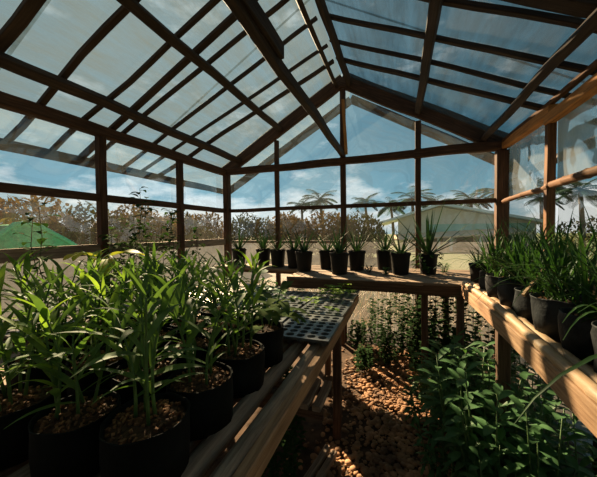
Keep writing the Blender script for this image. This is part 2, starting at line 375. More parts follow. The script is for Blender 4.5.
# battens: (y low at x=-2.0, y near ridge at x=-1.05, width)
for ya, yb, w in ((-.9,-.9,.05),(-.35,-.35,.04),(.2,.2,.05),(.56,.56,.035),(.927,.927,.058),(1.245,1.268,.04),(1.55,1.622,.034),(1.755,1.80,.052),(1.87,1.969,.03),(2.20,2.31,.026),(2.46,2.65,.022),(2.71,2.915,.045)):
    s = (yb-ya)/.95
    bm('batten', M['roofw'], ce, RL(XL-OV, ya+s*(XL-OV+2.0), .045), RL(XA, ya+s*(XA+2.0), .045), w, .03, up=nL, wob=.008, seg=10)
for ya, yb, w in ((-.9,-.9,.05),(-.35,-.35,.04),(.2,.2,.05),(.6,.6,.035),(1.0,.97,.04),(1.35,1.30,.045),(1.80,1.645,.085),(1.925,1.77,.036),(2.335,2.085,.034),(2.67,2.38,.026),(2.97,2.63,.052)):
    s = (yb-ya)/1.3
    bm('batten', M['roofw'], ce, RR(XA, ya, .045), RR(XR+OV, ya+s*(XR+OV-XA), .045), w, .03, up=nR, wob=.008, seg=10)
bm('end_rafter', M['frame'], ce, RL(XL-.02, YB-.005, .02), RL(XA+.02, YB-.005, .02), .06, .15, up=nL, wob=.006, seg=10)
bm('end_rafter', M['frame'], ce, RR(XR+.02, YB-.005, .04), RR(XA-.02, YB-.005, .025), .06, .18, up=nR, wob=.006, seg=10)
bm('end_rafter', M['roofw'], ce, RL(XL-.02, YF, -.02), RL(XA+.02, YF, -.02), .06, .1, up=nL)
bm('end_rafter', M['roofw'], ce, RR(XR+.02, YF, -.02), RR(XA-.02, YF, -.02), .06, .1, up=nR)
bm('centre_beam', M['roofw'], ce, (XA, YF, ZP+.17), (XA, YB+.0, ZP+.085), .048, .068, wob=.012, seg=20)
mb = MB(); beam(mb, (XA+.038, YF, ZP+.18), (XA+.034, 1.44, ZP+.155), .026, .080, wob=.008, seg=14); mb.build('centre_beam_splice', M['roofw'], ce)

# ground ------------------------------------------------------------------
mb = MB(); nx, ny = 60, 84
for j in range(ny+1):
    for i in range(nx+1):
        x = XL-.03+(XR-XL+.06)*i/nx; y = YF-.03+(YB-YF+.06)*j/ny
        mb.v.append((x, y, .02*noise.noise((x*2, y*2, 0))+.012*noise.noise((x*7, y*7, 3))-.012))
for j in range(ny):
    for i in range(nx):
        a = j*(nx+1)+i; mb.f.append((a,a+1,a+nx+2,a+nx+1)); mb.mi.append(0); mb.uv.append(None)
tag(mb.build('floor', M['earth'], smooth=True), 'brown earth floor of the greenhouse', 'floor', kind='structure')
mb = MB()
mb.face([(-60,-40,-.06),(60,-40,-.06),(60,9,-.06),(-60,9,-.06)])
tag(mb.build('ground', M['sand']), 'pale dry ground around the greenhouse', 'ground', kind='structure')
mb = MB(); mb.face([(-60,9,-.06),(60,9,-.06),(60,90,-.06),(-60,90,-.06)])
mb.face([(2.4,-40,-.04),(60,-40,-.04),(60,9,-.04),(2.4,9,-.04)])
tag(mb.build('lawn', M['lawn']), 'green lawn in front of the pale gabled house', 'lawn', kind='structure')

# gravel in the aisle
ico_v = []; ico_f = []
def make_ico():
    me = bpy.data.meshes.new('tmp'); import bmesh
    b = bmesh.new(); bmesh.ops.create_icosphere(b, subdivisions=2, radius=1); b.to_mesh(me); b.free()
    global ico_v, ico_f
    ico_v = [v.co.copy() for v in me.vertices]; ico_f = [tuple(p.vertices) for p in me.polygons]; bpy.data.meshes.remove(me)
make_ico()
def pebble(mb, c, r, seed):
    b = len(mb.v); q = Matrix.Rotation(rnd.random()*6.3, 3, 'Z'); sx, sy, sz = 1, rnd.uniform(.65,.95), rnd.uniform(.38,.6)
    for v in ico_v:
        k = 1+.16*noise.noise(v*1.3+V((seed*3.7, 0, 0)))
        mb.v.append(tuple(c + q @ V((v.x*sx, v.y*sy, v.z*sz))*r*k))
    for f in ico_f: mb.f.append(tuple(b+i for i in f)); mb.mi.append(0); mb.uv.append(None)
mb = MB()
for k in range(6000):
    x = rnd.gauss(.03, .26); y = rnd.uniform(.6, 3.3)
    if not -.75 < x < .75: continue
    r = rnd.choice((.006,.008,.011,.015,.021)) * rnd.uniform(.8,1.25)
    pebble(mb, V((x, y, r*.15)), r, k)
tag(mb.build('gravel', M['gravel'], smooth=True), 'loose rounded pebbles covering the aisle between the benches', 'gravel', kind='stuff')

# ------------------------------------------------------------------ benches
def leg(parent, x, y, z, w=.055, m='brown'): bm('leg', M[m], parent, (x,y,0), (x,y,z), w, w)
lb = tag(empty('bench', (-1.2,1.2,0)), 'low wide bench on the left holding ginger bags and seed trays', 'bench')
LZ = .78
def rel(p, e): return V(p)-e.location
def part(name, m, e, p0, p1, w, h, **k):
    return bm(name, M[m], e, rel(p0,e), rel(p1,e), w, h, **k)
part('front_board', 'tan', lb, (-.342,-.6,LZ-.037), (-.342,2.47,LZ-.037), .035, .062, wob=.006, seg=16)
for x, w, m in ((-.385,.055,'grey'), (-.468,.06,'grey')):
    mb = MB(); tube(mb, [rel((x+.006*noise.noise((x*9,q*.5,0)), -.6+q*.30, LZ-.022+.004*noise.noise((x*5,q,2))), lb) for q in range(8 if 0 else 11)], w/2, 10)
    mb.build('pole', M[m], lb, smooth=True)
for i in range(13):
    x = -.56-.122*i
    part('plank', 'grey', lb, (x,-.6,LZ-.02), (x,2.47,LZ-.02), .092, .028, wob=.005, seg=10)
for x in (-.345+.0, -1.2, -2.02):
    for y in (.05, .9, 1.77, 2.42):
        if x > -.5 and (y > 2.3 or y == .9): continue
        mb = MB(); beam(mb, rel((x-.03,y,0),lb), rel((x-.03,y,LZ-.08),lb), .05, .05); mb.build('leg', M['brown'], lb)
for y in (.05,.9,1.77,2.42): part('cross_bar', 'brown', lb, (-2.06,y+.05,LZ-.065), (-.36,y+.05,LZ-.065), .04, .055)
for x in (-.395,-.46): part('lower_board', 'grey', lb, (x,1.36,.43), (x,1.62,.43), .045, .03)
for y in (1.38,1.58): part('lower_bar', 'brown', lb, (-2.03,y,.395), (-.36,y,.395), .04,.04)

bb = tag(empty('bench', (-.3,2.9,0)), 'plank bench along the end wall holding black potted aloes', 'bench')
BZ = .905
part('front_board', 'brown', bb, (-.985,2.475,BZ-.058), (.47,2.475,BZ-.058), .032, .085, wob=.005, seg=12)
for i in range(7):
    y = 2.525+.128*i
    x0 = -.99 if y < 2.95 else XL+.09
    part('plank', 'grey', bb, (x0,y,BZ-.016), (.925,y,BZ-.016), .118, .03, wob=.004, seg=12)
for x in (-.62,.20,.46):
    for y in (2.54, 3.27): part('leg', 'brown', bb, (x,y,0), (x,y,BZ-.035), .05, .05)
for y in (2.54,3.27): part('cross_bar', 'brown', bb, (-.98 if y < 3 else XL+.1,y,BZ-.07), (.46,y,BZ-.07), .04, .07)

rb = tag(empty('bench', (.72,1.0,0)), 'long bench on the right edged with bamboo and a tan board', 'bench')
part('front_board', 'tan', rb, (.462,-.9,BZ-.035), (.462,2.46,BZ-.042), .03, .078, wob=.007, seg=16)
for x, z in ((.474,.010),(.527,.004)):
    mb = MB(); bamboo(mb, rel((x,-.9,BZ+z),rb), rel((x,2.44,BZ+z),rb), .0205, wob=.02, node=.28); mb.build('bamboo_pole', M['bamboo'], rb, smooth=True)
for i in range(5):
    x = .585+.080*i
    part('plank', 'tan', rb, (x,-.9,BZ-.022), (x,2.46,BZ-.022), .075, .028, wob=.005, seg=10)
for x in (.50,.90):
    for y in (-.2, .75, 1.70): part('leg', 'brown', rb, (x,y,0), (x,y,BZ-.06), .055, .055)
for y in (-.2,.75,1.70,2.40): part('cross_bar', 'brown', rb, (.48,y+.05,BZ-.065), (.93,y+.05,BZ-.065), .04, .055)

for k, (p0, p1, lab) in enumerate((((-.475,1.30,.03),(-.40,1.62,.04),'loose weathered batten on the ground under the left bench'),
        ((-.41,1.34,.03),(-.355,1.60,.035),'loose weathered batten on the ground nearest the aisle'))):
    c = V(p0); e = tag(MB().build('loose_batten', M['grey']) if 0 else bm('loose_batten', M['grey'], None, p0, p1, .034, .03), lab, 'batten')

# ------------------------------------------------------------------ pots and soil
def bag_mesh(R, H, m, name='grow_bag', parent=None, crumple=.05, seed=0, taper=.97, rim=True, n=28):
    mb = MB(); rings = []
    prof = [(.0,0.004),(.86*taper,0.004),(.97*taper,.012),(1.0*taper,.05*1),(1.0,.5),(1.02,.85),(1.0,.97),(1.02,1.0),(.985,1.005),(.95,.97),(.93,.82),(.2,.80)]
    for q, (r, z) in enumerate(prof):
        zz = z*H if z > .02 else z; ring = []
        for j in range(n):
            a = 2*PI*j/n; k = 1 + crumple*noise.noise((math.cos(a)*1.8+seed*5, math.sin(a)*1.8, z*2.6)) + crumple*.5*noise.noise((math.cos(a)*5+seed, math.sin(a)*5, z*6))
            dz = (.035*H*noise.noise((math.cos(a)*2, math.sin(a)*2, seed*3)) if z > .9 else 0)
            ring.append((R*r*k*math.cos(a), R*r*k*math.sin(a), zz+dz))
        rings.append(ring)
    mb.quad_strip(rings, cap=False)
    return mb.build(name, m, parent, smooth=True)
def soil_mesh(R, z, parent, seed, chips=120):
    mb = MB(); n = 24; rings = []
    for q in range(7):
        r = R*q/6
        rings.append([(r*math.cos(2*PI*j/n), r*math.sin(2*PI*j/n), z + .012*(1-(q/6)**2) + .008*noise.noise((r*60*math.cos(2*PI*j/n)+seed, r*60*math.sin(2*PI*j/n), seed))) for j in range(n)])
    mb.quad_strip(rings, cap=False)
    for k in range(chips):
        a = rnd.random()*2*PI; r = R*.96*math.sqrt(rnd.random()); c = V((r*math.cos(a), r*math.sin(a), z+.012*(1-(r/R)**2)+.004))
        d = V((rnd.gauss(0,1), rnd.gauss(0,1), rnd.gauss(0,.45))).normalized(); s = d.cross(V((0,0,1))).normalized(); u = s.cross(d)
        L, w, h = rnd.uniform(.005,.013), rnd.uniform(.002,.004), rnd.uniform(.002,.004)
        b = len(mb.v)
        for e in (-1,1):
            mb.v += [tuple(c+d*L*e*.5+s*w*i*(.6 if e>0 else 1)+u*h*j) for i, j in ((-1,-1),(1,-1),(1,1),(-1,1))]
        for f in ((0,1,2,3),(4,7,6,5),(0,4,5,1),(1,5,6,2),(2,6,7,3),(3,7,4,0)): mb.f.append(tuple(b+i for i in f)); mb.mi.append(1); mb.uv.append(None)
    # chips carry index 1, the bed index 0
    return mb.build('soil', [M['soil'], M['chips']], parent)

def shoot(parent, base, H, lean, nl, leafm, L=(.09,.165), w=(.013,.021), up=.9, droop=.95, r=.0042, stemname='shoot'):
    base = V(base); az = rnd.random()*6.3
    pts = []; sw = rnd.uniform(-.02,.02)
    for i in range(6):
        t = i/5; pts.append(base + V((lean[0]*t*t*H, lean[1]*t*t*H, H*t)) + V((sw*math.sin(t*3), sw*math.cos(t*2)-sw, 0)))
    mb = MB(); tube(mb, pts, [r*(1.15-.7*i/5) for i in range(6)], 6)
    st = mb.build(stemname, M['gstem'], parent, smooth=True)
    lf = MB()
    for k in range(nl):
        t = .22 + .78*k/(nl-1); q = t*5; i = min(4, int(q)); p = pts[i].lerp(pts[i+1], q-i)
        a = az + (k%2)*PI + rnd.gauss(0,.55)
        el = up*(.55+.6*t) + rnd.gauss(0,.12)
        d = V((math.cos(a)*math.cos(el), math.sin(a)*math.cos(el), math.sin(el)))
        s = .65+.5*math.sin(PI*min(1, t*.85+.1))
        blade(lf, p, d, rnd.uniform(*L)*s, rnd.uniform(*w)*s, droop=droop*rnd.uniform(.5,1.5), seg=7, roll=rnd.gauss(0,.25))
    lf.build('leaves', leafm, st, smooth=True)
    return st

# --- ginger bags on the left bench ---------------------------------------
def ginger(name='potted_ginger', seed=0, n=4, H=(.20,.335), lime=0.0, spread=.045, extra=None):
    e = empty(name)
    bag_mesh(.09, .135, M['bag'], 'grow_bag', e, seed=seed)
    soil_mesh(.084, .118, e, seed)
    for k in range(n):
        a = 2*PI*k/n + rnd.random()*1.2; r = spread*rnd.uniform(.4,1)
        lean = (math.cos(a)*rnd.uniform(0,.35), math.sin(a)*rnd.uniform(0,.35))
        shoot(e, (r*math.cos(a), r*math.sin(a), .12), rnd.uniform(*H), lean, rnd.randint(8,11), M['lime'] if rnd.random() < lime else M['ginger'])
    for s in (extra or ()): shoot(e, *s)
    return e
GPROTO = [ginger(seed=s, n=n, lime=l) for s, n, l in ((1,4,.0),(2,5,.15),(3,4,.0),(4,5,.25),(5,5,.1))]
used = set()
def place(protos, i, loc, rz, label, cat, group=None, sc=1.0):
    p = protos[i % len(protos)]; key = p.name
    if key not in used: used.add(key); o = p
    else: o = copy_tree(p)
    o.location = loc; o.rotation_euler = (0,0,rz); o.scale = (sc,sc,sc)
    return tag(o, label, cat, group)

ROWS = {0:(-.535,[.49,.685,.88]), 1:(-.735,[.45,.66,.87,1.08]), 2:(-.945,[.43,.68,.89,1.10,1.31]), 3:(-1.15,[.62,.84,1.05,1.27]), 4:(-1.36,[.78,1.0,1.22])}
rowname = {0:'in the aisle-side row', 1:'in the second row from the aisle', 2:'in the third row from the aisle', 3:'in the fourth row from the aisle', 4:'in the row deepest in the bench'}
ordn = ['nearest the camera', 'second from the camera', 'third from the camera', 'fourth from the camera', 'fifth from the camera']
c = 0
for rw, (x, yy) in ROWS.items():
    for k, y in enumerate(yy):
        lab = 'black ginger bag %s, %s' % (rowname[rw], ordn[k])
        place(GPROTO, [0,2,1,3,4][c % 5], (x+rnd.uniform(-.012,.012), y+rnd.uniform(-.01,.01), LZ-.004), rnd.random()*6.3, lab, 'potted plant', 'ginger bags on the left bench', rnd.uniform(.95,1.04) if rw else 1.0)
        c += 1

# --- broad-leaf bags behind the ginger ------------------------------------
def broad(seed, n, leafm, name='potted_seedling', R=.085, H=.15, hs=(.10,.2), L=(.07,.12), w=(.04,.06)):
    e = empty(name); bag_mesh(R, H, M['bag'], 'grow_bag', e, seed=seed); soil_mesh(R*.93, H*.86, e, seed, 40)
    for k in range(n):
        a = rnd.random()*6.3; b = V((math.cos(a), math.sin(a), 0))*.03; h = rnd.uniform(*hs)
        mb = MB(); pts = [b+V((b.x*t*1.5, b.y*t*1.5, H*.86+h*t)) for t in (0,.33,.66,1)]
        tube(mb, pts, .0035, 6); st = mb.build('stem', M['gstem'], e, smooth=True); lf = MB()
        for q in range(5):
            aa = rnd.random()*6.3; el = rnd.uniform(.0,.6); d = V((math.cos(aa)*math.cos(el), math.sin(aa)*math.cos(el), math.sin(el)))
            p = pts[3] - V((0,0,h*.16*q)); tube(lf, [p, p+d*.035], .0014, 4, cap=False)
            blade(lf, p+d*.033, d, rnd.uniform(*L), rnd.uniform(*w), droop=1.0, seg=6, fold=.15, prof='broad', wave=.06)
        lf.build('leaves', leafm, st, smooth=True)
    return e
BP = [broad(11, 4, M['purple']), broad(12, 4, M['bush'])]
for i, (x, y, lab) in enumerate(((-.545,1.085,'broad-leaved seedling in a black bag beside the nearest seed tray'),
        (-.70,1.29,'broad-leaved seedling bag between the ginger and the second seed tray'), (-.56,1.20,'small broad-leaved seedling bag touching the near seed tray'))):
    if i < 2: place(BP, i, (x,y,LZ-.004), rnd.random()*6, lab, 'potted plant', 'broad-leaved seedling bags')
# yellowing big-leaf plant
e = broad(15, 1, M['ginger'], 'yellow_leaf_plant', hs=(.14,.16)); lf = MB()
top = V((0,0,.41)); mb = MB(); tube(mb, [V((0,0,.13)), V((.01,0,.22)), top], .004, 6); st = mb.build('stem', M['gstem'], e, smooth=True)
for a, el, L in ((0.2,.35,.20),(2.7,.3,.20),(4.0,.4,.15),(5.2,.0,.19)):
    d = V((math.cos(a)*math.cos(el), math.sin(a)*math.cos(el), math.sin(el))); tube(lf, [top, top+d*.04], .002, 5, cap=False)
    blade(lf, top+d*.04, d, L, .12, droop=1.1, seg=8, fold=.2, prof='broad', wave=.05)
lf.build('leaves', M['yellow'], st, smooth=True)
e.location = (-1.55,1.13,LZ-.004); e.rotation_euler = (0,0,.5); tag(e, 'plant with big yellowing leaves standing behind the ginger bags', 'potted plant')

# ------------------------------------------------------------------ seed trays
def tray(cols=5, rows=7, w=.295, l=.385, h=.042, sprouts=0, seed=0):
    e = empty('seed_tray'); mb = MB(); cx, cy = (w-.02)/cols, (l-.02)/rows; n = 12; R = min(cx, cy)*.41
    for i in range(cols):
        for j in range(rows):
            x0, y0 = -w/2+.01+cx*(i+.5), -l/2+.01+cy*(j+.5)
            sq = []
            for k in range(n):
                a = 2*PI*(k+.5)/n; ca, sa = math.cos(a), math.sin(a); m = 1/max(abs(ca), abs(sa)); sq.append((x0+ca*m*cx/2, y0+sa*m*cy/2, h))
            mk = lambda r, z: [(x0+r*math.cos(2*PI*(k+.5)/n), y0+r*math.sin(2*PI*(k+.5)/n), z) for k in range(n)]
            mb.quad_strip([sq, mk(R,h), mk(R*.93,h-.003), mk(R*.66,.004), mk(.001,.004)], cap=False)
    # the rolled rim
    for a, b in (((-w/2,-l/2),(w/2,-l/2)),((w/2,-l/2),(w/2,l/2)),((w/2,l/2),(-w/2,l/2)),((-w/2,l/2),(-w/2,-l/2))):
        nx_, ny_ = (b[1]-a[1]), -(b[0]-a[0]); q = math.hypot(nx_, ny_); nx_ /= q; ny_ /= q
        ia, ib = (a[0]-math.copysign(-.0,1)-math.copysign(.01,a[0]), a[1]-math.copysign(.01,a[1])), (b[0]-math.copysign(.01,b[0]), b[1]-math.copysign(.01,b[1]))
        oa, ob = (a[0]+nx_*0, a[1]+ny_*0), (b[0], b[1])
        mb.face([(ia[0],ia[1],h),(ib[0],ib[1],h),(ob[0],ob[1],h),(oa[0],oa[1],h)])
        mb.face([(oa[0],oa[1],h),(ob[0],ob[1],h),(ob[0],ob[1],h-.014),(oa[0],oa[1],h-.014)])
    mb.build('cell_tray', M['tray'], e)
    sb = MB()
    for i in range(cols):
        for j in range(rows):
            if rnd.random() < .75:
                x0, y0 = -w/2+.01+cx*(i+.5), -l/2+.01+cy*(j+.5)
                sb.face([(x0+R*.8*math.cos(2*PI*k/10), y0+R*.8*math.sin(2*PI*k/10), h*.52) for k in range(10)])
    sb.build('compost', M['soil'], e)
    for k in range(sprouts):
        i, j = rnd.randrange(cols), rnd.randrange(rows); x0, y0 = -w/2+.01+cx*(i+.5), -l/2+.01+cy*(j+.5)
        s = MB(); p = V((x0,y0,h*.5)); t = p+V((rnd.gauss(0,.005), rnd.gauss(0,.005), rnd.uniform(.035,.07))); tube(s, [p,t], .0015, 5, mi=0)
        for q in range(4):
            a = rnd.random()*6.3; blade(s, t, V((math.cos(a), math.sin(a), .5)), rnd.uniform(.035,.06), .026, droop=.8, seg=4, prof='broad', mi=1)
        s.build('seedling', [M['gstem'], M['lime']], e, smooth=True)
    return e
TP = [tray(sprouts=0), tray(sprouts=7), tray(sprouts=26), tray(sprouts=1)]
tr = [(-.455,1.465,0,'dark empty seed tray nearest the camera at the bench front edge','t'),
 (-.46,1.875,1,'seed tray with a few sprouts, second from the front at the bench edge','t'),
 (-.465,2.275,2,'seed tray full of pale seedlings just below the aloe bench end','t')]
for (x,y,i,lab,_) in tr: place(TP, i, (x,y,LZ-.004), rnd.gauss(0,.02), lab, 'seed tray', 'seed trays on the left bench')
k = 0
for ci, (x, yy) in enumerate(((-.775,[1.66,2.07]),(-1.085,[1.78,2.19]),(-1.40,[1.86,2.27]),(-1.72,[1.15,1.56,1.98]),(-1.93-.03,[1.0]))):
    for j, y in enumerate(yy):
        nm = ['second column of trays from the aisle','third column of trays from the aisle','fourth column of trays from the aisle','column of trays along the left wall','far left corner of the bench'][ci]
        lab = 'seed tray in the %s, %s' % (nm, ['its nearest','its second from the front','its farthest'][j] if len(yy) > 1 else 'standing alone')
        place(TP, (3,1,2,3)[k%4], (x,y,LZ-.004), rnd.gauss(0,.02) + (PI/2 if ci == 4 else 0), lab, 'seed tray', 'seed trays on the left bench'); k += 1

# ------------------------------------------------------------------ aloes on the back bench
def pot_mesh(R, H, parent):
    mb = MB(); n = 28; prof = [(.0,.003),(.78,.003),(.80,.006),(.965,H*.86),(.965,H*.88),(1.03,H*.88),(1.04,H),(.97,H),(.95,H*.9),(.1,H*.88)]
    mb.quad_strip([[(R*r*math.cos(2*PI*j/n), R*r*math.sin(2*PI*j/n), z) for j in range(n)] for r, z in prof], cap=False)
    return mb.build('pot', M['pot'], parent, smooth=False)
def aloe(seed, n=18, L=(.22,.40), w=.024, R=.086, H=.195, el=(.55,1.35), droop=.15):
    e = empty('potted_aloe'); pot_mesh(R, H, e); soil_mesh(R*.92, H*.86, e, seed, 20); lf = MB()
    for k in range(n):
        a = 2.4*k + rnd.gauss(0,.2); t = k/(n-1); ee = el[0]+(el[1]-el[0])*t + rnd.gauss(0,.1)
        d = V((math.cos(a)*math.cos(ee), math.sin(a)*math.cos(ee), math.sin(ee)))
        blade(lf, V((.012*math.cos(a), .012*math.sin(a), H*.86+.008)), d, rnd.uniform(*L)*(1 if t < .8 else .8), w*rnd.uniform(.8,1.1), droop=droop*rnd.uniform(0,2), seg=6, fold=.5, prof='spike')
    lf.build('leaves', M['aloe'], e, smooth=True); return e
AP = [aloe(1), aloe(2, 13, el=(.35,1.2)), aloe(3, 22, (.2,.32)), aloe(4, 16, (.26,.42))]
al = [(-1.93,3.19,0,'black potted aloe standing alone at the left end by the corner post'),
 (-1.59,3.20,2,'black aloe pot half hidden behind its neighbour left of the left wall post'),
 (-1.36,3.12,1,'bushy black potted aloe just in front of the left thin wall post'),
 (-1.135,3.08,2,'black aloe pot half hidden behind the one on the bench left end'),
 (-.945,2.86,3,'black potted aloe on the left end of the plank bench'),
 (-.745,3.07,1,'black aloe pot with sprawling leaves behind two others left of centre post'),
 (-.545,2.74,0,'black potted aloe standing forward, below the centre wall post'),
 (-.42,3.05,3,'black potted aloe right behind the forward one at the centre'),
 (-.14,3.16,2,'broad tufted aloe in a black pot left of the pale house'),
 (.015,2.88,1,'black potted aloe with splayed leaves in front of the house eave')]
for i, (x, y, p, lab) in enumerate(al): place(AP, p, (x,y,BZ-.001), rnd.random()*6, lab, 'potted plant', 'aloes on the back bench', 1.06)
e = aloe(9, 28, (.32,.60), w=.036, el=(.45,1.5), H=.19); e.location = (.265,2.98,BZ-.001)
e.name = 'potted_agave'
skirt = MB()
for k in range(90):
    a = rnd.random()*6.3; z = rnd.uniform(.0,.2); r = .088+rnd.uniform(0,.035); p = V((r*math.cos(a), r*math.sin(a), z+.02)); el = rnd.uniform(-.6,.6)
    blade(skirt, p, V((math.cos(a), math.sin(a), el)), rnd.uniform(.03,.055), .026, droop=.9, seg=4, prof='broad')
skirt.build('creeper_leaves', M['weed'], e, smooth=True)
tag(e, 'tallest spiky plant on the back bench, its pot wrapped in creeper leaves', 'potted plant')
def weedlet(n, H, name='bench_weed', m='weed', L=.035, w=.02, sp=.03, nl=8):
    e = empty(name)
    for k in range(n):
        a = rnd.random()*6.3; mb = MB(); b = V((math.cos(a)*sp*rnd.random(), math.sin(a)*sp*rnd.random(), 0)); h = H*rnd.uniform(.6,1); t = b+V((rnd.gauss(0,.02), rnd.gauss(0,.02), h))
        tube(mb, [b, b.lerp(t,.5)+V((.004,0,0)), t], .0018, 5); st = mb.build('stem', M['twig'], e, smooth=True); lf = MB()
        for q in range(nl):
            p = b.lerp(t, .12+.88*q/(nl-1)); aa = rnd.random()*6.3; blade(lf, p, V((math.cos(aa), math.sin(aa), .5)), L*rnd.uniform(.7,1.2), w, droop=.8, seg=4, prof='broad')
        lf.build('leaves', M[m], st, smooth=True)
    return e
for x, y, h, lab in ((-.275,2.93,.09,'small weed growing between the aloe pots right of centre'), (-.115,2.80,.08,'small weed at the foot of the splayed aloe pot'), (.40,3.05,.10,'low weed on the bench just right of the tall spiky plant')):
    o = weedlet(6, h, m='bush'); o.location = (x,y,BZ-.002); tag(o, lab, 'weed', 'weeds on the back bench')

# ------------------------------------------------------------------ strap-leaf bags on the right bench
def strap(seed, n=46, L=(.22,.42), w=.011, R=.082, H=.155, el=(.75,1.5), droop=(.6,2.3)):
    e = empty('potted_strap_plant'); bag_mesh(R, H, M['bag2'], 'grow_bag', e, crumple=.13, seed=seed, taper=.9); soil_mesh(R*.9, H*.86, e, seed, 30); lf = MB()
    for k in range(n):
        a = rnd.random()*6.3; ee = rnd.uniform(*el); r = .045*rnd.random(); aa = rnd.random()*6.3
        d = V((math.cos(a)*math.cos(ee), math.sin(a)*math.cos(ee), math.sin(ee)))
        blade(lf, V((r*math.cos(aa), r*math.sin(aa), H*.87)), d, rnd.uniform(*L), w*rnd.uniform(.7,1.25), droop=rnd.uniform(*droop), seg=9, fold=.35, prof='grass')
    lf.build('leaves', M['grass'], e, smooth=True); return e
SP = [strap(21), strap(22, 40, (.26,.46)), strap(23, 50, (.2,.38)), strap(24, 40, (.25,.44), w=.013)]
pos = {'edge':(.59,[2.18,1.98,1.78,1.58,1.38,1.19,1.0]), 'wall':(.755,[2.28,2.07,1.86,1.65,1.45,1.25,1.05])}
c = 0
for nm, (x, yy) in pos.items():
    for k, y in enumerate(yy):
        lab = 'strap-leaved bag plant on the right bench, %s row, %s' % ('bamboo-edge' if nm == 'edge' else 'wall-side', ['farthest','second from the far end','third from the far end','fourth from the far end','fifth from the far end','second from the camera','nearest the camera'][k])
        place(SP, c, (x+rnd.uniform(-.01,.01), y, BZ-.009), rnd.random()*6, lab, 'potted plant', 'strap-leaved bags on the right bench', rnd.uniform(.93,1.05)); c += 1
o = strap(31, 16, (.40,.60), w=.017, el=(.45,1.3), droop=(1.0,2.2)); o.location = (.70,.80,BZ-.009)
tag(o, 'plant with the longest drooping strap leaves at the bench front end', 'potted plant')
e = aloe(41, 14, (.14,.22), R=.07, H=.15, w=.014); e.location = (.60,2.60,BZ-.001); tag(e, 'spiky black pot in the corner where the two benches meet', 'potted plant')
e = aloe(42, 18, (.16,.26), R=.07, H=.15, w=.014); e.location = (.77,2.75,BZ-.001); tag(e, 'dense spiky black pot behind the corner pot, by the corner post', 'potted plant')
e = aloe(43, 18, (.16,.26), R=.07, H=.15, w=.014); e.location = (.88,2.56,BZ-.001); tag(e, 'dense spiky black pot beside the right wall', 'potted plant')
for p0, p1, lab in (((.515,1.50,BZ+.13),(.635,1.60,1.15),'bare wooden stake leaning up out of the strap leaves'),((.70,1.33,BZ+.12),(.665,1.41,1.215),'short wooden stake standing among the nearer strap leaves')):
    mb = MB(); beam(mb, p0, p1, .013, .011, wob=.003); tag(mb.build('wooden_stake', M['bamboo']), lab, 'stake')
# orange flower on a stalk
e = empty('orange_flower', (.64,1.9,BZ+.12)); mb = MB(); tube(mb, [(0,0,0),(.005,0,.12),(0,0,.22)], .002, 5); mb.build('stalk', M['gstem'], e)
f = MB()
for k in range(7): blade(f, V((0,0,.22)), V((math.cos(k*.9), math.sin(k*.9), .5)), .028, .014, droop=.6, seg=4, prof='broad')
f.build('petals', M['flower'], e, smooth=True); tag(e, 'single orange flower rising above the strap leaves', 'flower')

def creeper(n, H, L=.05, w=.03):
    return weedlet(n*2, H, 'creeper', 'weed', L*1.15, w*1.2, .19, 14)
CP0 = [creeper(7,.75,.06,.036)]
# ------------------------------------------------------------------ leafy plants on the ground by the right bench
def groundbush(seed, n=10, H=(.30,.60), L=(.09,.16), w=(.024,.037)):
    e = empty('leafy_shrub')
    for k in range(n):
        a = rnd.random()*6.3; r = .10*math.sqrt(rnd.random()); b = V((r*math.cos(a), r*math.sin(a), 0)); h = rnd.uniform(*H)
        t = b*2.0 + V((0,0,h)); pts = [b, b.lerp(t,.4)+V((0,0,.01)), t]
        mb = MB(); tube(mb, pts, [.005,.004,.003], 6); st = mb.build('stem', M['gstem'], e, smooth=True); lf = MB()
        for q in range(13):
            s = q/12; p = b.lerp(t, .35+.65*s); aa = 2.4*q+rnd.gauss(0,.3); el = -.2+.9*s+rnd.gauss(0,.15)
            d = V((math.cos(aa)*math.cos(el), math.sin(aa)*math.cos(el), math.sin(el)))
            blade(lf, p, d, rnd.uniform(*L)*(1.05-.35*s), rnd.uniform(*w), droop=.9, seg=6, fold=.2, prof='obov', wave=.03)
        lf.build('leaves', M['bush'], st, smooth=True)
    return e
GB = [groundbush(1), groundbush(2, 11), groundbush(3, 10, L=(.12,.19), w=(.030,.046))]
gb = [(.24,2.38,0,.75,'leafy green shrub at the far end of the clump beside the aisle'),(.52,2.36,1,1.0,'leafy green shrub at the far end of the clump under the right bench'),(.17,2.0,1,.62,'leafy shrub spilling onto the sunlit pebbles'),
 (.42,1.98,0,1.15,'leafy green shrub in the middle of the clump'),(.66,1.92,2,.95,'leafy shrub tucked below the middle of the bamboo edge'),(.22,1.62,0,.6,'low leafy shrub on the aisle side of the clump'),
 (.44,1.62,1,1.15,'dense leafy shrub towards the near side of the clump'),(.62,1.55,2,.95,'broad-leaved shrub nearest the camera under the right bench'),(.38,1.36,2,.62,'low broad-leaved shrub nearest the camera in the aisle'),(.74,1.30,0,.8,'leafy shrub deepest under the near end of the right bench')]
gb += [(.80,2.15,1,.9,'leafy shrub against the right wall at the far end of the clump'),(.82,1.62,0,.9,'leafy shrub against the right wall, under the middle of the bench'),(.80,.98,2,.8,'broad-leaved shrub against the right wall nearest the camera'),(.34,2.20,2,.95,'broad-leaved shrub between the two far ones of the clump'),(.54,1.76,0,1.0,'leafy shrub right behind the dense one of the clump'),(.37,1.74,2,1.05,'tallest broad-leaved shrub, standing in front of the right bench leg')]
for x, y, i, s, lab in gb: place(GB, i, (x,y,-.005), rnd.random()*6, lab, 'shrub', 'leafy shrubs under the right bench', s*1.0)
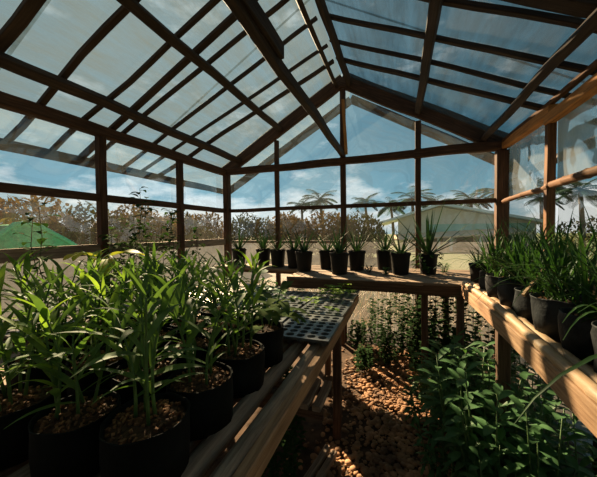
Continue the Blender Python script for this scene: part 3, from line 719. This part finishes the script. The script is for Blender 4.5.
for x, y, s, lab in ((-.55,1.25,.55,'dark weed in the shade under the left bench, nearest the camera'),(-.62,1.62,.6,'dark weed under the left bench beside its aisle leg'),(-.85,2.05,.6,'dark weed deepest under the left bench')): place(CP0, 0, (x,y,-.005), rnd.random()*6, lab, 'weed', 'weeds under the left bench', s)

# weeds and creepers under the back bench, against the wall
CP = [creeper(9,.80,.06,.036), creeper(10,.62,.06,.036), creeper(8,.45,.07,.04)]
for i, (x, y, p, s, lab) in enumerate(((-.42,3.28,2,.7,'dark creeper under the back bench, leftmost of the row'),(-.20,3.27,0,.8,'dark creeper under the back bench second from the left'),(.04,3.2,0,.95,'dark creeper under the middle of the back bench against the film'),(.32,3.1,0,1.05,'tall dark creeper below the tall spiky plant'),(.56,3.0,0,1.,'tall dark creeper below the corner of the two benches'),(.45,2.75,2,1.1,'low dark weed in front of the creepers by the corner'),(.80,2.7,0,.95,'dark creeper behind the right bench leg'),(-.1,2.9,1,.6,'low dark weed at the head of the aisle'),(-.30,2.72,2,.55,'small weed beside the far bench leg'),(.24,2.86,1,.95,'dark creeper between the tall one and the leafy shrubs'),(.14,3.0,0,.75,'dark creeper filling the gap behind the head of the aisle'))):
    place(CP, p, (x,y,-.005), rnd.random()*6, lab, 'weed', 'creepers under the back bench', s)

# tall weeds by the left wall
def tallweed(H, n, m='weed', L=.075, w=.048, stems=3, sp=.10):
    e = empty('tall_weed')
    for k in range(stems):
        b = V((rnd.uniform(-.02,.02), sp*rnd.uniform(-1,1), 0)); h = H*rnd.uniform(.82,1) if k else H
        pts = [b+V((.02*noise.noise((k*3, q*.8, H)), .05*noise.noise((k*5+2, q*.8, H)), h*q/8)) for q in range(9)]
        mb = MB(); tube(mb, pts, [.005-.0004*q for q in range(9)], 6); st = mb.build('stem', M['twig'], e, smooth=True); lf = MB()
        n2 = int(n*1.5)
        for q in range(n2):
            t = (.5+.5*q/(n2-1))*8*.999; i = int(t); p = pts[i].lerp(pts[i+1], t-i); a = rnd.random()*6.3; el = rnd.uniform(-.3,.7)
            d = V((math.cos(a)*math.cos(el), math.sin(a)*math.cos(el), math.sin(el))); tip = p+d*rnd.uniform(.015,.05)
            tube(lf, [p, tip], .0012, 4, cap=False)
            blade(lf, tip, d, L*rnd.uniform(.6,1.15), w*rnd.uniform(.7,1.1), droop=1.0, seg=4, prof='broad')
        lf.build('leaves', M[m], st, smooth=True)
    return e
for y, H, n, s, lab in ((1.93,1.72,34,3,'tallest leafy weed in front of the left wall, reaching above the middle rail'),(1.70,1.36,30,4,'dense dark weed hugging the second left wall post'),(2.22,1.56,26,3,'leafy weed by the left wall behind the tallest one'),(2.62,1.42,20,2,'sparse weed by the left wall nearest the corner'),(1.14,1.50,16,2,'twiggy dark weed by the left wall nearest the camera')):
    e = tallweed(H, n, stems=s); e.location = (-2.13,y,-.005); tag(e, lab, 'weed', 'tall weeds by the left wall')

# foliage that reaches the film lies against it
bpy.context.view_layer.update()
def family(o):
    for ch in o.children:
        yield ch; yield from family(ch)
for o in list(COL.objects):
    if o.parent is None and o.get('category') in ('potted plant', 'weed', 'shrub'):
        for ch in family(o):
            if ch.type != 'MESH' or 'leaves' not in ch.name: continue
            mw = ch.matrix_world; vs = [mw @ v.co for v in ch.data.vertices]
            if all(XL-.005 < p.x < XR+.005 and p.y < YB+.005 for p in vs): continue
            ch.data = ch.data.copy(); inv = mw.inverted()
            for v, p in zip(ch.data.vertices, vs):
                j = .008*noise.noise(p*30)
                q = V((min(max(p.x, XL-.004+j), XR+.004+j), min(p.y, YB+.004+j), p.z))
                if q != p: v.co = inv @ q

# ------------------------------------------------------------------ outdoors
def bushmesh(seed, n, rx, rz, leaf, m, name):
    e = empty(name); mb = MB(); tube(mb, [(0,0,0),(.03,.02,rz*.6),(0,0,rz*1.2)], [.06,.045,.02], 6); mb.build('trunk', M['trunk'], e)
    lf = MB()
    for k in range(n):
        a = rnd.random()*6.3; cz = rnd.uniform(-1,1); rr = (1-rnd.random()**3*.7); q = math.sqrt(1-cz*cz)
        p = V((rx*q*math.cos(a)*rr, rx*q*math.sin(a)*rr, rz*(1.02+cz*rr))); p *= 1+.22*noise.noise(p*1.7+V((seed*9,0,0)))
        d = V((rnd.gauss(0,1), rnd.gauss(0,1), rnd.gauss(.2,.8)))
        blade(lf, p, d, leaf*rnd.uniform(.6,1.4), leaf*.45, droop=.6, seg=2, prof='broad')
    lf.build('foliage', m, e); return e
HB = [bushmesh(1, 3800, 1.3, 1.05, .21, M['dry'], 'dry_bush'), bushmesh(2, 3800, 1.35, 1.0, .21, M['hedge'], 'olive_bush'), bushmesh(3, 3600, 1.2, 1.08, .21, M['dry'], 'dry_bush')]
hb = [(-7.6,2.2,0),(-8.2,4.0,2),(-8.0,5.6,1),(-8.4,7.4,0),(-8.6,9.4,1),(-9.0,11.4,2),(-7.0,12.4,1),(-5.0,13.0,0),(-3.2,13.6,2),(-1.9,14.2,1),(-8.6,.4,1),(-10,3,1),(-6.2,15.6,0)]
hl = ['dry bush beyond the left wall behind the green net tunnel','dry bush beyond the left wall right of the net tunnel','olive bush outside, left of the second left wall post','dry bush outside, right of the second left wall post','olive bush outside, before the left corner','dry bush outside at the left corner post','olive bush outside, right of the corner post','dry bush outside, left of the thin end-wall post','dry bush outside, right of the thin end-wall post','olive bush outside at the centre wall post','olive bush outside at the very left','olive bush behind the dry ones, at the far left','dry bush farthest back behind the end wall']
for (x, y, i), lab in zip(hb, hl): place(HB, i, (x,y,-.07), rnd.random()*6, lab, 'bush', 'bushes outside the greenhouse', rnd.uniform(.97,1.05))

# rough dry grass just outside the end wall
mb = MB()
for k in range(5200):
    x = rnd.uniform(-3.2, 1.8); y = YB + .3 + 2.2*rnd.random()**1.6; a = rnd.random()*6.3
    blade(mb, (x,y,-.06), (math.cos(a)*.4, math.sin(a)*.4, 1), rnd.uniform(.18,.5), rnd.uniform(.012,.03), droop=rnd.uniform(.5,1.6), seg=4, prof='grass', mi=0 if rnd.random() < .6 else 1)
mb.v = [(x, max(y, YB+.07), z) for x, y, z in mb.v]
tag(mb.build('dry_grass', [M['straw'], M['weed']], smooth=True), 'rough dry grass growing just outside the end wall', 'grass', kind='stuff')
# palms
def palm(H, n=20, L=1.9, seed=0):
    e = empty('palm_tree'); mb = MB(); pts = [V((.25*math.sin(q*.3+seed), .0, H*q/8)) for q in range(9)]
    tube(mb, pts, [.17-.008*q for q in range(9)], 8); mb.build('trunk', M['trunk'], e, smooth=True); cr = MB(); top = pts[-1]
    for k in range(n):
        a = 2*PI*k/n+rnd.gauss(0,.15); el = rnd.uniform(-.15,1.1); d = V((math.cos(a)*math.cos(el), math.sin(a)*math.cos(el), math.sin(el))); p = top.copy(); side = d.cross(V((0,0,1))).normalized()
        mid = []
        for q in range(11):
            mid.append(p.copy()); d.z -= .13; d.normalize(); p = p+d*L/10
        tube(cr, mid, [.022-.0018*q for q in range(11)], 4, cap=False)
        for q in range(1, 20):
            t = q/2; i = min(9, int(t)); b = mid[i].lerp(mid[i+1], t-i); dd = (mid[i+1]-mid[i]).normalized()
            ll = L*.30*math.sin(PI*(.12+.85*q/20))
            for s in (-1, 1): blade(cr, b, dd*.7+side*s+V((0,0,.1)), ll, .10, droop=1.0, seg=3, prof='grass')
    cr.build('crown', M['palm'], e); return e
PP = [palm(4.0, seed=1), palm(4.0, 18, 1.7, seed=2)]
pl = [(1.0,24,0,.95,'tall palm silhouette rising left of the house ridge'),(2.8,25,1,.85,'palm behind the house just left of its ridge'),(5.0,24,0,.88,'palm behind the house right of its ridge'),(6.6,23.5,1,.98,'palm crown beside the right corner post'),(-6.4,24,0,1.0,'distant palm left of the centre wall post'),(-8.4,25,1,.92,'distant palm farthest left of the centre post'),
 (9.2,19.5,0,.85,'palm with a visible trunk seen through the right wall'),(8.3,21.5,1,.78,'palm between the corner post and the right wall post'),(11.5,19,1,.95,'palm farthest right beyond the right wall'),(-2.6,26,1,.95,'distant palm right of the centre wall post'),(-.6,26,0,.85,'distant palm behind the house eave'),(9.6,24,1,1.,'palm standing behind the others beyond the right wall')]
for x, y, i, s, lab in pl: place(PP, i, (x,y,-.07), rnd.random()*6, lab, 'palm tree', 'palm trees outside', s)
RBs = [bushmesh(5, 1300, 1.2, .62, .17, M['hedge'], 'olive_bush')]
for x, y, s, lab in ((7.4,12.6,.8,'low olive bush right of the right wall post'),(9.6,13.4,.9,'low olive bush farthest right on the lawn'),(6.6,15.5,.8,'low olive bush between corner post and right wall post'),(11.8,16,1.,'olive bush on the lawn below the far right palm'),(13.5,17.5,1.5,'tall olive bush behind the palms beyond the right wall'),(10.8,20.5,1.6,'tall olive bush right of the pale house, behind the right wall post')):
    place(RBs, 0, (x,y,-.07), rnd.random()*6, lab, 'bush', 'low bushes on the lawn', s)

# house at Y=22: gable end towards us
hx0, hx1, hA, zA, zE, HY = -1.32, 8.7, 2.70, 2.93, 1.72, 22.0
h = empty('house', (hA, HY, -.06)); ho = V(h.location)
zEr = 1.56
mb = MB(); w0, w1 = -.05, 8.2
def zg(x): return zA-(zA-zE)*(hA-x)/(hA-hx0) if x < hA else zA-(zA-zEr)*(x-hA)/(hx1-hA)
pts = [(w0,0),(w1,0),(w1,zg(w1)),(hA,zA-.05),(w0,zg(w0))]
mb.quad_strip([[V((x,HY,z))-ho for x, z in pts], [V((x,HY+7,z))-ho for x, z in pts]])
mb.build('wall', M['hwall'], h)
mb = MB(); mb.box(V((1.9,HY-.06,1.12))-ho, V((8.1,HY-.01,1.66))-ho); mb.build('green_wall_band', M['hgreen'], h)
mb = MB()
for a, b in (((hx0,zE),(hA,zA)),((hA,zA),(hx1,zEr))):
    mb.quad_strip([[V((a[0],y,a[1]+dz))-ho for y, dz in ((HY-.9,0),(HY+7.6,0),(HY+7.6,.16),(HY-.9,.16))], [V((b[0],y,b[1]+dz))-ho for y, dz in ((HY-.9,0),(HY+7.6,0),(HY+7.6,.16),(HY-.9,.16))]])
mb.build('roof', M['hroof'], h)
mb = MB(); mb.quad_strip([[V((x,y,z))-ho for y, z in ((HY-2.3,za),(HY-.05,za+.28),(HY-.05,za+.36),(HY-2.3,za+.1))] for x, za in ((-.3,.60),(6.9,1.02))]); mb.build('awning', M['hsunlit'], h)
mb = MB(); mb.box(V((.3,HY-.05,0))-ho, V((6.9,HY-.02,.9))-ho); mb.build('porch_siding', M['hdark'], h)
for x in (.5,2.3,3.0,4.6,6.4):
    mb = MB(); mb.box(V((x,HY-2.1,-.06))-ho, V((x+.16,HY-1.95,.7+.06*x))-ho); mb.build('porch_post', M['hwhite'], h)
for x in (2.9,4.7):
    mb = MB(); mb.box(V((x,HY-.09,.1))-ho, V((x+.8,HY-.05,.85))-ho); mb.build('window', M['hwhite'], h)
tag(h, 'pale house with a low gabled metal roof seen through the end wall', 'house')
# green net tunnel
e = empty('net_tunnel', (-6.65,2.95,-.06)); mb = MB(); rings = []
NP = [(-.62,0),(-.58,.6),(-.46,1.02),(-.24,1.36),(-.02,1.54),(.18,1.56),(.34,1.50),(.56,1.36),(.78,1.22),(1.1,.98),(1.5,.62),(1.8,.3),(1.95,0)]
for x in (-1.2,-.6,0,.6): rings.append([(x,a,b) for a, b in NP])
mb.quad_strip(rings, closed=False, cap=False); mb.face(rings[-1]); mb.build('net_cover', M['net'], e, smooth=False)
for x in (-.6,.61):
    mb = MB(); tube(mb, [(x,a*1.01,b*1.01) for a, b in NP], .04, 6, cap=False); mb.build('hoop', M['netb'], e)
tag(e, 'bright green shade-net tunnel standing outside the left wall', 'tunnel')
mb = MB(); mb.box((-5.2,-3,-.06),(-5.0,9.5,.98)); 
tag(mb.build('garden_wall', M['concrete']), 'low grey block wall running outside the left side', 'wall', kind='structure')

# ------------------------------------------------------------------ sky, sun, camera
SUN = V((-.62,.68,.47)).normalized()
w = bpy.data.worlds.new('sky'); bpy.context.scene.world = w; w.use_nodes = True; nt = w.node_tree; nt.nodes.clear(); N = nt.nodes.new
out = N('ShaderNodeOutputWorld'); bg = N('ShaderNodeBackground'); tc = N('ShaderNodeTexCoord')
sp = N('ShaderNodeSeparateXYZ'); link(nt, tc.outputs['Generated'], sp.inputs[0])
sky = ramp(nt, sp.outputs[2], [(0.0,(.42,.58,.63)),(.10,(.17,.42,.55)),(.30,(.095,.27,.37)),(.9,(.09,.19,.25))])
# cloud bank low over the horizon and thin veils higher up
mp = N('ShaderNodeMapping'); mp.inputs['Scale'].default_value = (1,1,2.6); link(nt, tc.outputs['Generated'], mp.inputs[0])
n1 = nz(nt, mp.outputs[0], 5.5, 9, .6)
bank = ramp(nt, sp.outputs[2], [(.0,(1,1,1)),(.10,(.8,.8,.8)),(.17,(.12,.12,.12)),(.5,(.16,.16,.16))])
ma = N('ShaderNodeMath'); ma.operation = 'MULTIPLY_ADD'; link(nt, bank, ma.inputs[0]); ma.inputs[1].default_value = .30; link(nt, n1, ma.inputs[2])
cm = ramp(nt, ma.outputs[0], [(.62,(0,0,0)),(.80,(1,1,1))])
mx = N('ShaderNodeMix'); mx.data_type = 'RGBA'; link(nt, cm, mx.inputs[0]); link(nt, sky, mx.inputs[6]); mx.inputs[7].default_value = (.95,.99,1.0,1)
# bright haze round the sun
dt = N('ShaderNodeVectorMath'); dt.operation = 'DOT_PRODUCT'; link(nt, tc.outputs['Generated'], dt.inputs[0]); dt.inputs[1].default_value = SUN
pw = N('ShaderNodeMath'); pw.operation = 'POWER'; pw.use_clamp = True; mxx = N('ShaderNodeMath'); mxx.operation = 'MAXIMUM'; link(nt, dt.outputs['Value'], mxx.inputs[0]); mxx.inputs[1].default_value = 0
link(nt, mxx.outputs[0], pw.inputs[0]); pw.inputs[1].default_value = 4.5
ml = N('ShaderNodeMix'); ml.data_type = 'RGBA'; ml.blend_type = 'ADD'; ml.inputs[0].default_value = 1
sc = N('ShaderNodeMix'); sc.data_type = 'RGBA'; link(nt, pw.outputs[0], sc.inputs[0]); sc.inputs[6].default_value = (0,0,0,1); sc.inputs[7].default_value = (.30,.38,.40,1)
link(nt, mx.outputs[2], ml.inputs[6]); link(nt, sc.outputs[2], ml.inputs[7])
link(nt, ml.outputs[2], bg.inputs[0]); bg.inputs[1].default_value = .85; link(nt, bg.outputs[0], out.inputs[0])

L = bpy.data.lights.new('sun', 'SUN'); L.energy = 30; L.color = (1,.70,.42); L.angle = .012
lo = bpy.data.objects.new('sun', L); COL.objects.link(lo); lo.rotation_euler = SUN.to_track_quat('Z', 'Y').to_euler(); lo.location = SUN*30

cam = bpy.data.cameras.new('camera'); co = bpy.data.objects.new('camera', cam); COL.objects.link(co)
r, u, f = V((.94343316,.33136113,-.01156161)), V((.00176711,.02984446,.99955299)), V((-.33155806,.94303187,-.0275707))
co.matrix_world = Matrix(((r.x,u.x,-f.x,0),(r.y,u.y,-f.y,0),(r.z,u.z,-f.z,1.33),(0,0,0,1)))
cam.sensor_width = 36; cam.sensor_fit = 'HORIZONTAL'; cam.lens = 285.337/597*36; cam.clip_start = .02; cam.clip_end = 300
S = bpy.context.scene; S.camera = co
S.view_settings.view_transform = 'Standard'; S.view_settings.look = 'None'; S.view_settings.gamma = 1; S.view_settings.exposure = 0
S.view_settings.use_curve_mapping = False
S.cycles.transparent_max_bounces = 32; S.cycles.max_bounces = 10; S.cycles.use_denoising = True
S.cycles.sample_clamp_indirect = 6
